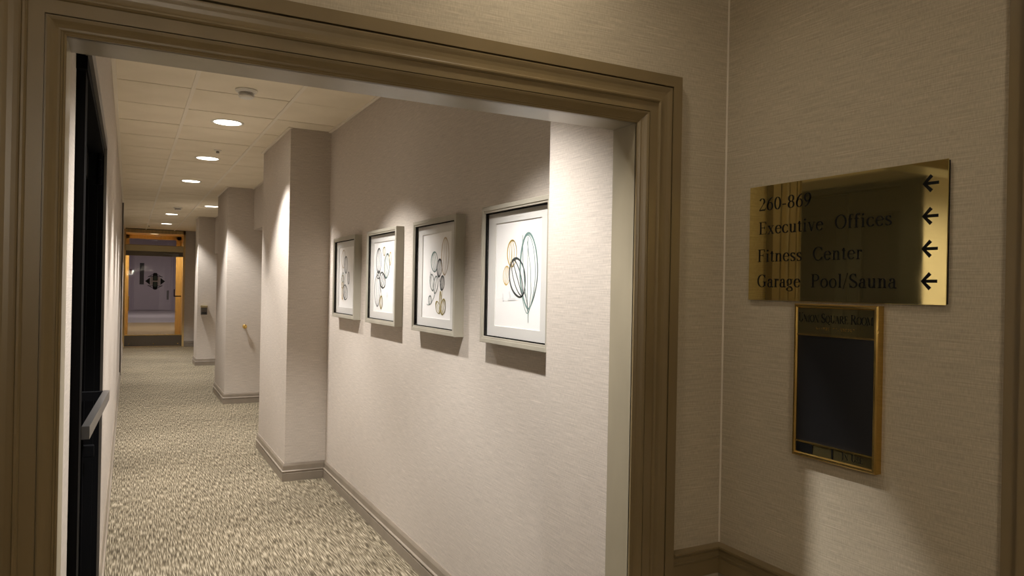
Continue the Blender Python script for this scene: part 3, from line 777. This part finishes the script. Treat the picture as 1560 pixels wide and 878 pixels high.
# ---------------------------------------------------------------- room name plaque
PY0, PY1, PZ0, PZ1, XPF = 1.425, 1.170, 1.109, 1.5245, XS-0.024
pl = empty('room_sign', (XS, (PY0+PY1)/2, (PZ0+PZ1)/2)); tag(pl, 'brass framed room plaque with black letter board hung under the directory plate', 'sign')
LOC2 = Vector(pl.location)
q = 0.011
def pp(name, bm, mat): return sp(name, bm, mat, pl, LOC2)
bm = bmesh.new()
prof = [(0, 0), (0, -0.021), (0.003, -0.024), (0.008, -0.024), (q, -0.020), (q, 0)]
rings = []
for sy, sz in ((-1, -1), (1, -1), (1, 1), (-1, 1)):
    rings.append([bm.verts.new((XS+x, (PY0+PY1)/2 + sy*((PY0-PY1)/2-t), (PZ0+PZ1)/2 + sz*((PZ1-PZ0)/2-t))) for t, x in prof])
for i in range(4):
    A, C_ = rings[i], rings[(i+1) % 4]
    for k in range(len(prof)):
        j = (k+1) % len(prof); bm.faces.new((A[k], A[j], C_[j], C_[k]))
pp('frame', bm, 'brass2')
ZT, ZB2 = 1.443, 1.148       # bottom of name plate, top of status strip
pp('name_plate', B(XPF+0.0035, XS, PY1+q, PY0-q, ZT, PZ1-q), 'brass')
pp('letter_board', B(XPF+0.006, XS, PY1+q, PY0-q, ZB2+0.004, ZT-0.004), 'board')
pp('divider', B(XPF+0.002, XS, PY1+q, PY0-q, ZT-0.004, ZT), 'brass2')
pp('divider', B(XPF+0.002, XS, PY1+q, PY0-q, ZB2, ZB2+0.004), 'brass2')
pp('status_strip', B(XPF+0.005, XS, PY1+q, PY0-q, PZ0+q, ZB2), 'brass')
pp('slider', B(XPF+0.003, XPF+0.005, PY0-q-0.056, PY0-q-0.002, PZ0+q+0.002, ZB2-0.002), 'ink')
pp('slider', B(XPF+0.003, XPF+0.005, PY0-q-0.120, PY0-q-0.116, PZ0+q+0.001, ZB2-0.001), 'ink')
for bm in text_bms('Union Square Room', 0.228, 0.0245, 0.80, 0.0, 1.15): to_wall_x(bm, XPF+0.003, PY0-q-0.002, 1.4755); pp('lettering', bm, 'ink')
for bm in text_bms('In Use', 0.062, 0.018, 0.82, 0.05): to_wall_x(bm, XPF+0.0045, 1.268, PZ0+q+0.007); pp('lettering', bm, 'ink')
bm = bmesh.new()
for i in range(16):
    for (a, b) in ((0, 0), (0.0025, 0), (0, 0.0025), (0.0025, 0.0025), (0, 0.005), (0.0025, 0.005)):
        if random.random() < 0.5: continue
        lathe(bm, [(0.0003, -0.0012), (0.0009, -0.0006), (0.0011, 0)], 'X', (XPF+0.0035, PY0-q-0.062-i*0.0075-a, 1.4570+b), 6)
o = pp('braille_dots', bm, 'brass2'); o['kind'] = 'stuff'

# ================================================================ small things on the piers
kb = empty('wall_bumper', (1.342, 10.0, 0.994)); tag(kb, 'round brass bumper on the face of the hall pier', 'bumper')
obj('rosette', lathe(bmesh.new(), [(0.004, 0.0), (0.036, 0.0), (0.036, -0.006), (0.024, -0.012), (0.004, -0.012)], 'Y', n=24), 'brass2', kb, False)
obj('stem', lathe(bmesh.new(), [(0.015, -0.010), (0.013, -0.05)], 'Y', n=20), 'brass2', kb)
obj('bumper_head', lathe(bmesh.new(), [(0.012, -0.048), (0.030, -0.055), (0.038, -0.068), (0.036, -0.082), (0.024, -0.090), (0.003, -0.092)], 'Y', n=24), 'brass2', kb, True)
kb.scale = (0.72, 0.5, 0.72)
wb = empty('wall_box', (1.256, 14.8, 1.04)); tag(wb, 'small bronze box with a bright top on the far hall pier', 'box')
obj('body', B(-0.055, 0.055, -0.07, 0, -0.085, 0.05, 0.006), 'bronze', wb)
obj('lid', B(-0.062, 0.062, -0.085, 0, 0.048, 0.088, 0.006), 'bronzebar', wb)
obj('opening_slot', B(-0.045, 0.045, -0.073, -0.06, -0.075, -0.035), 'slot', wb)
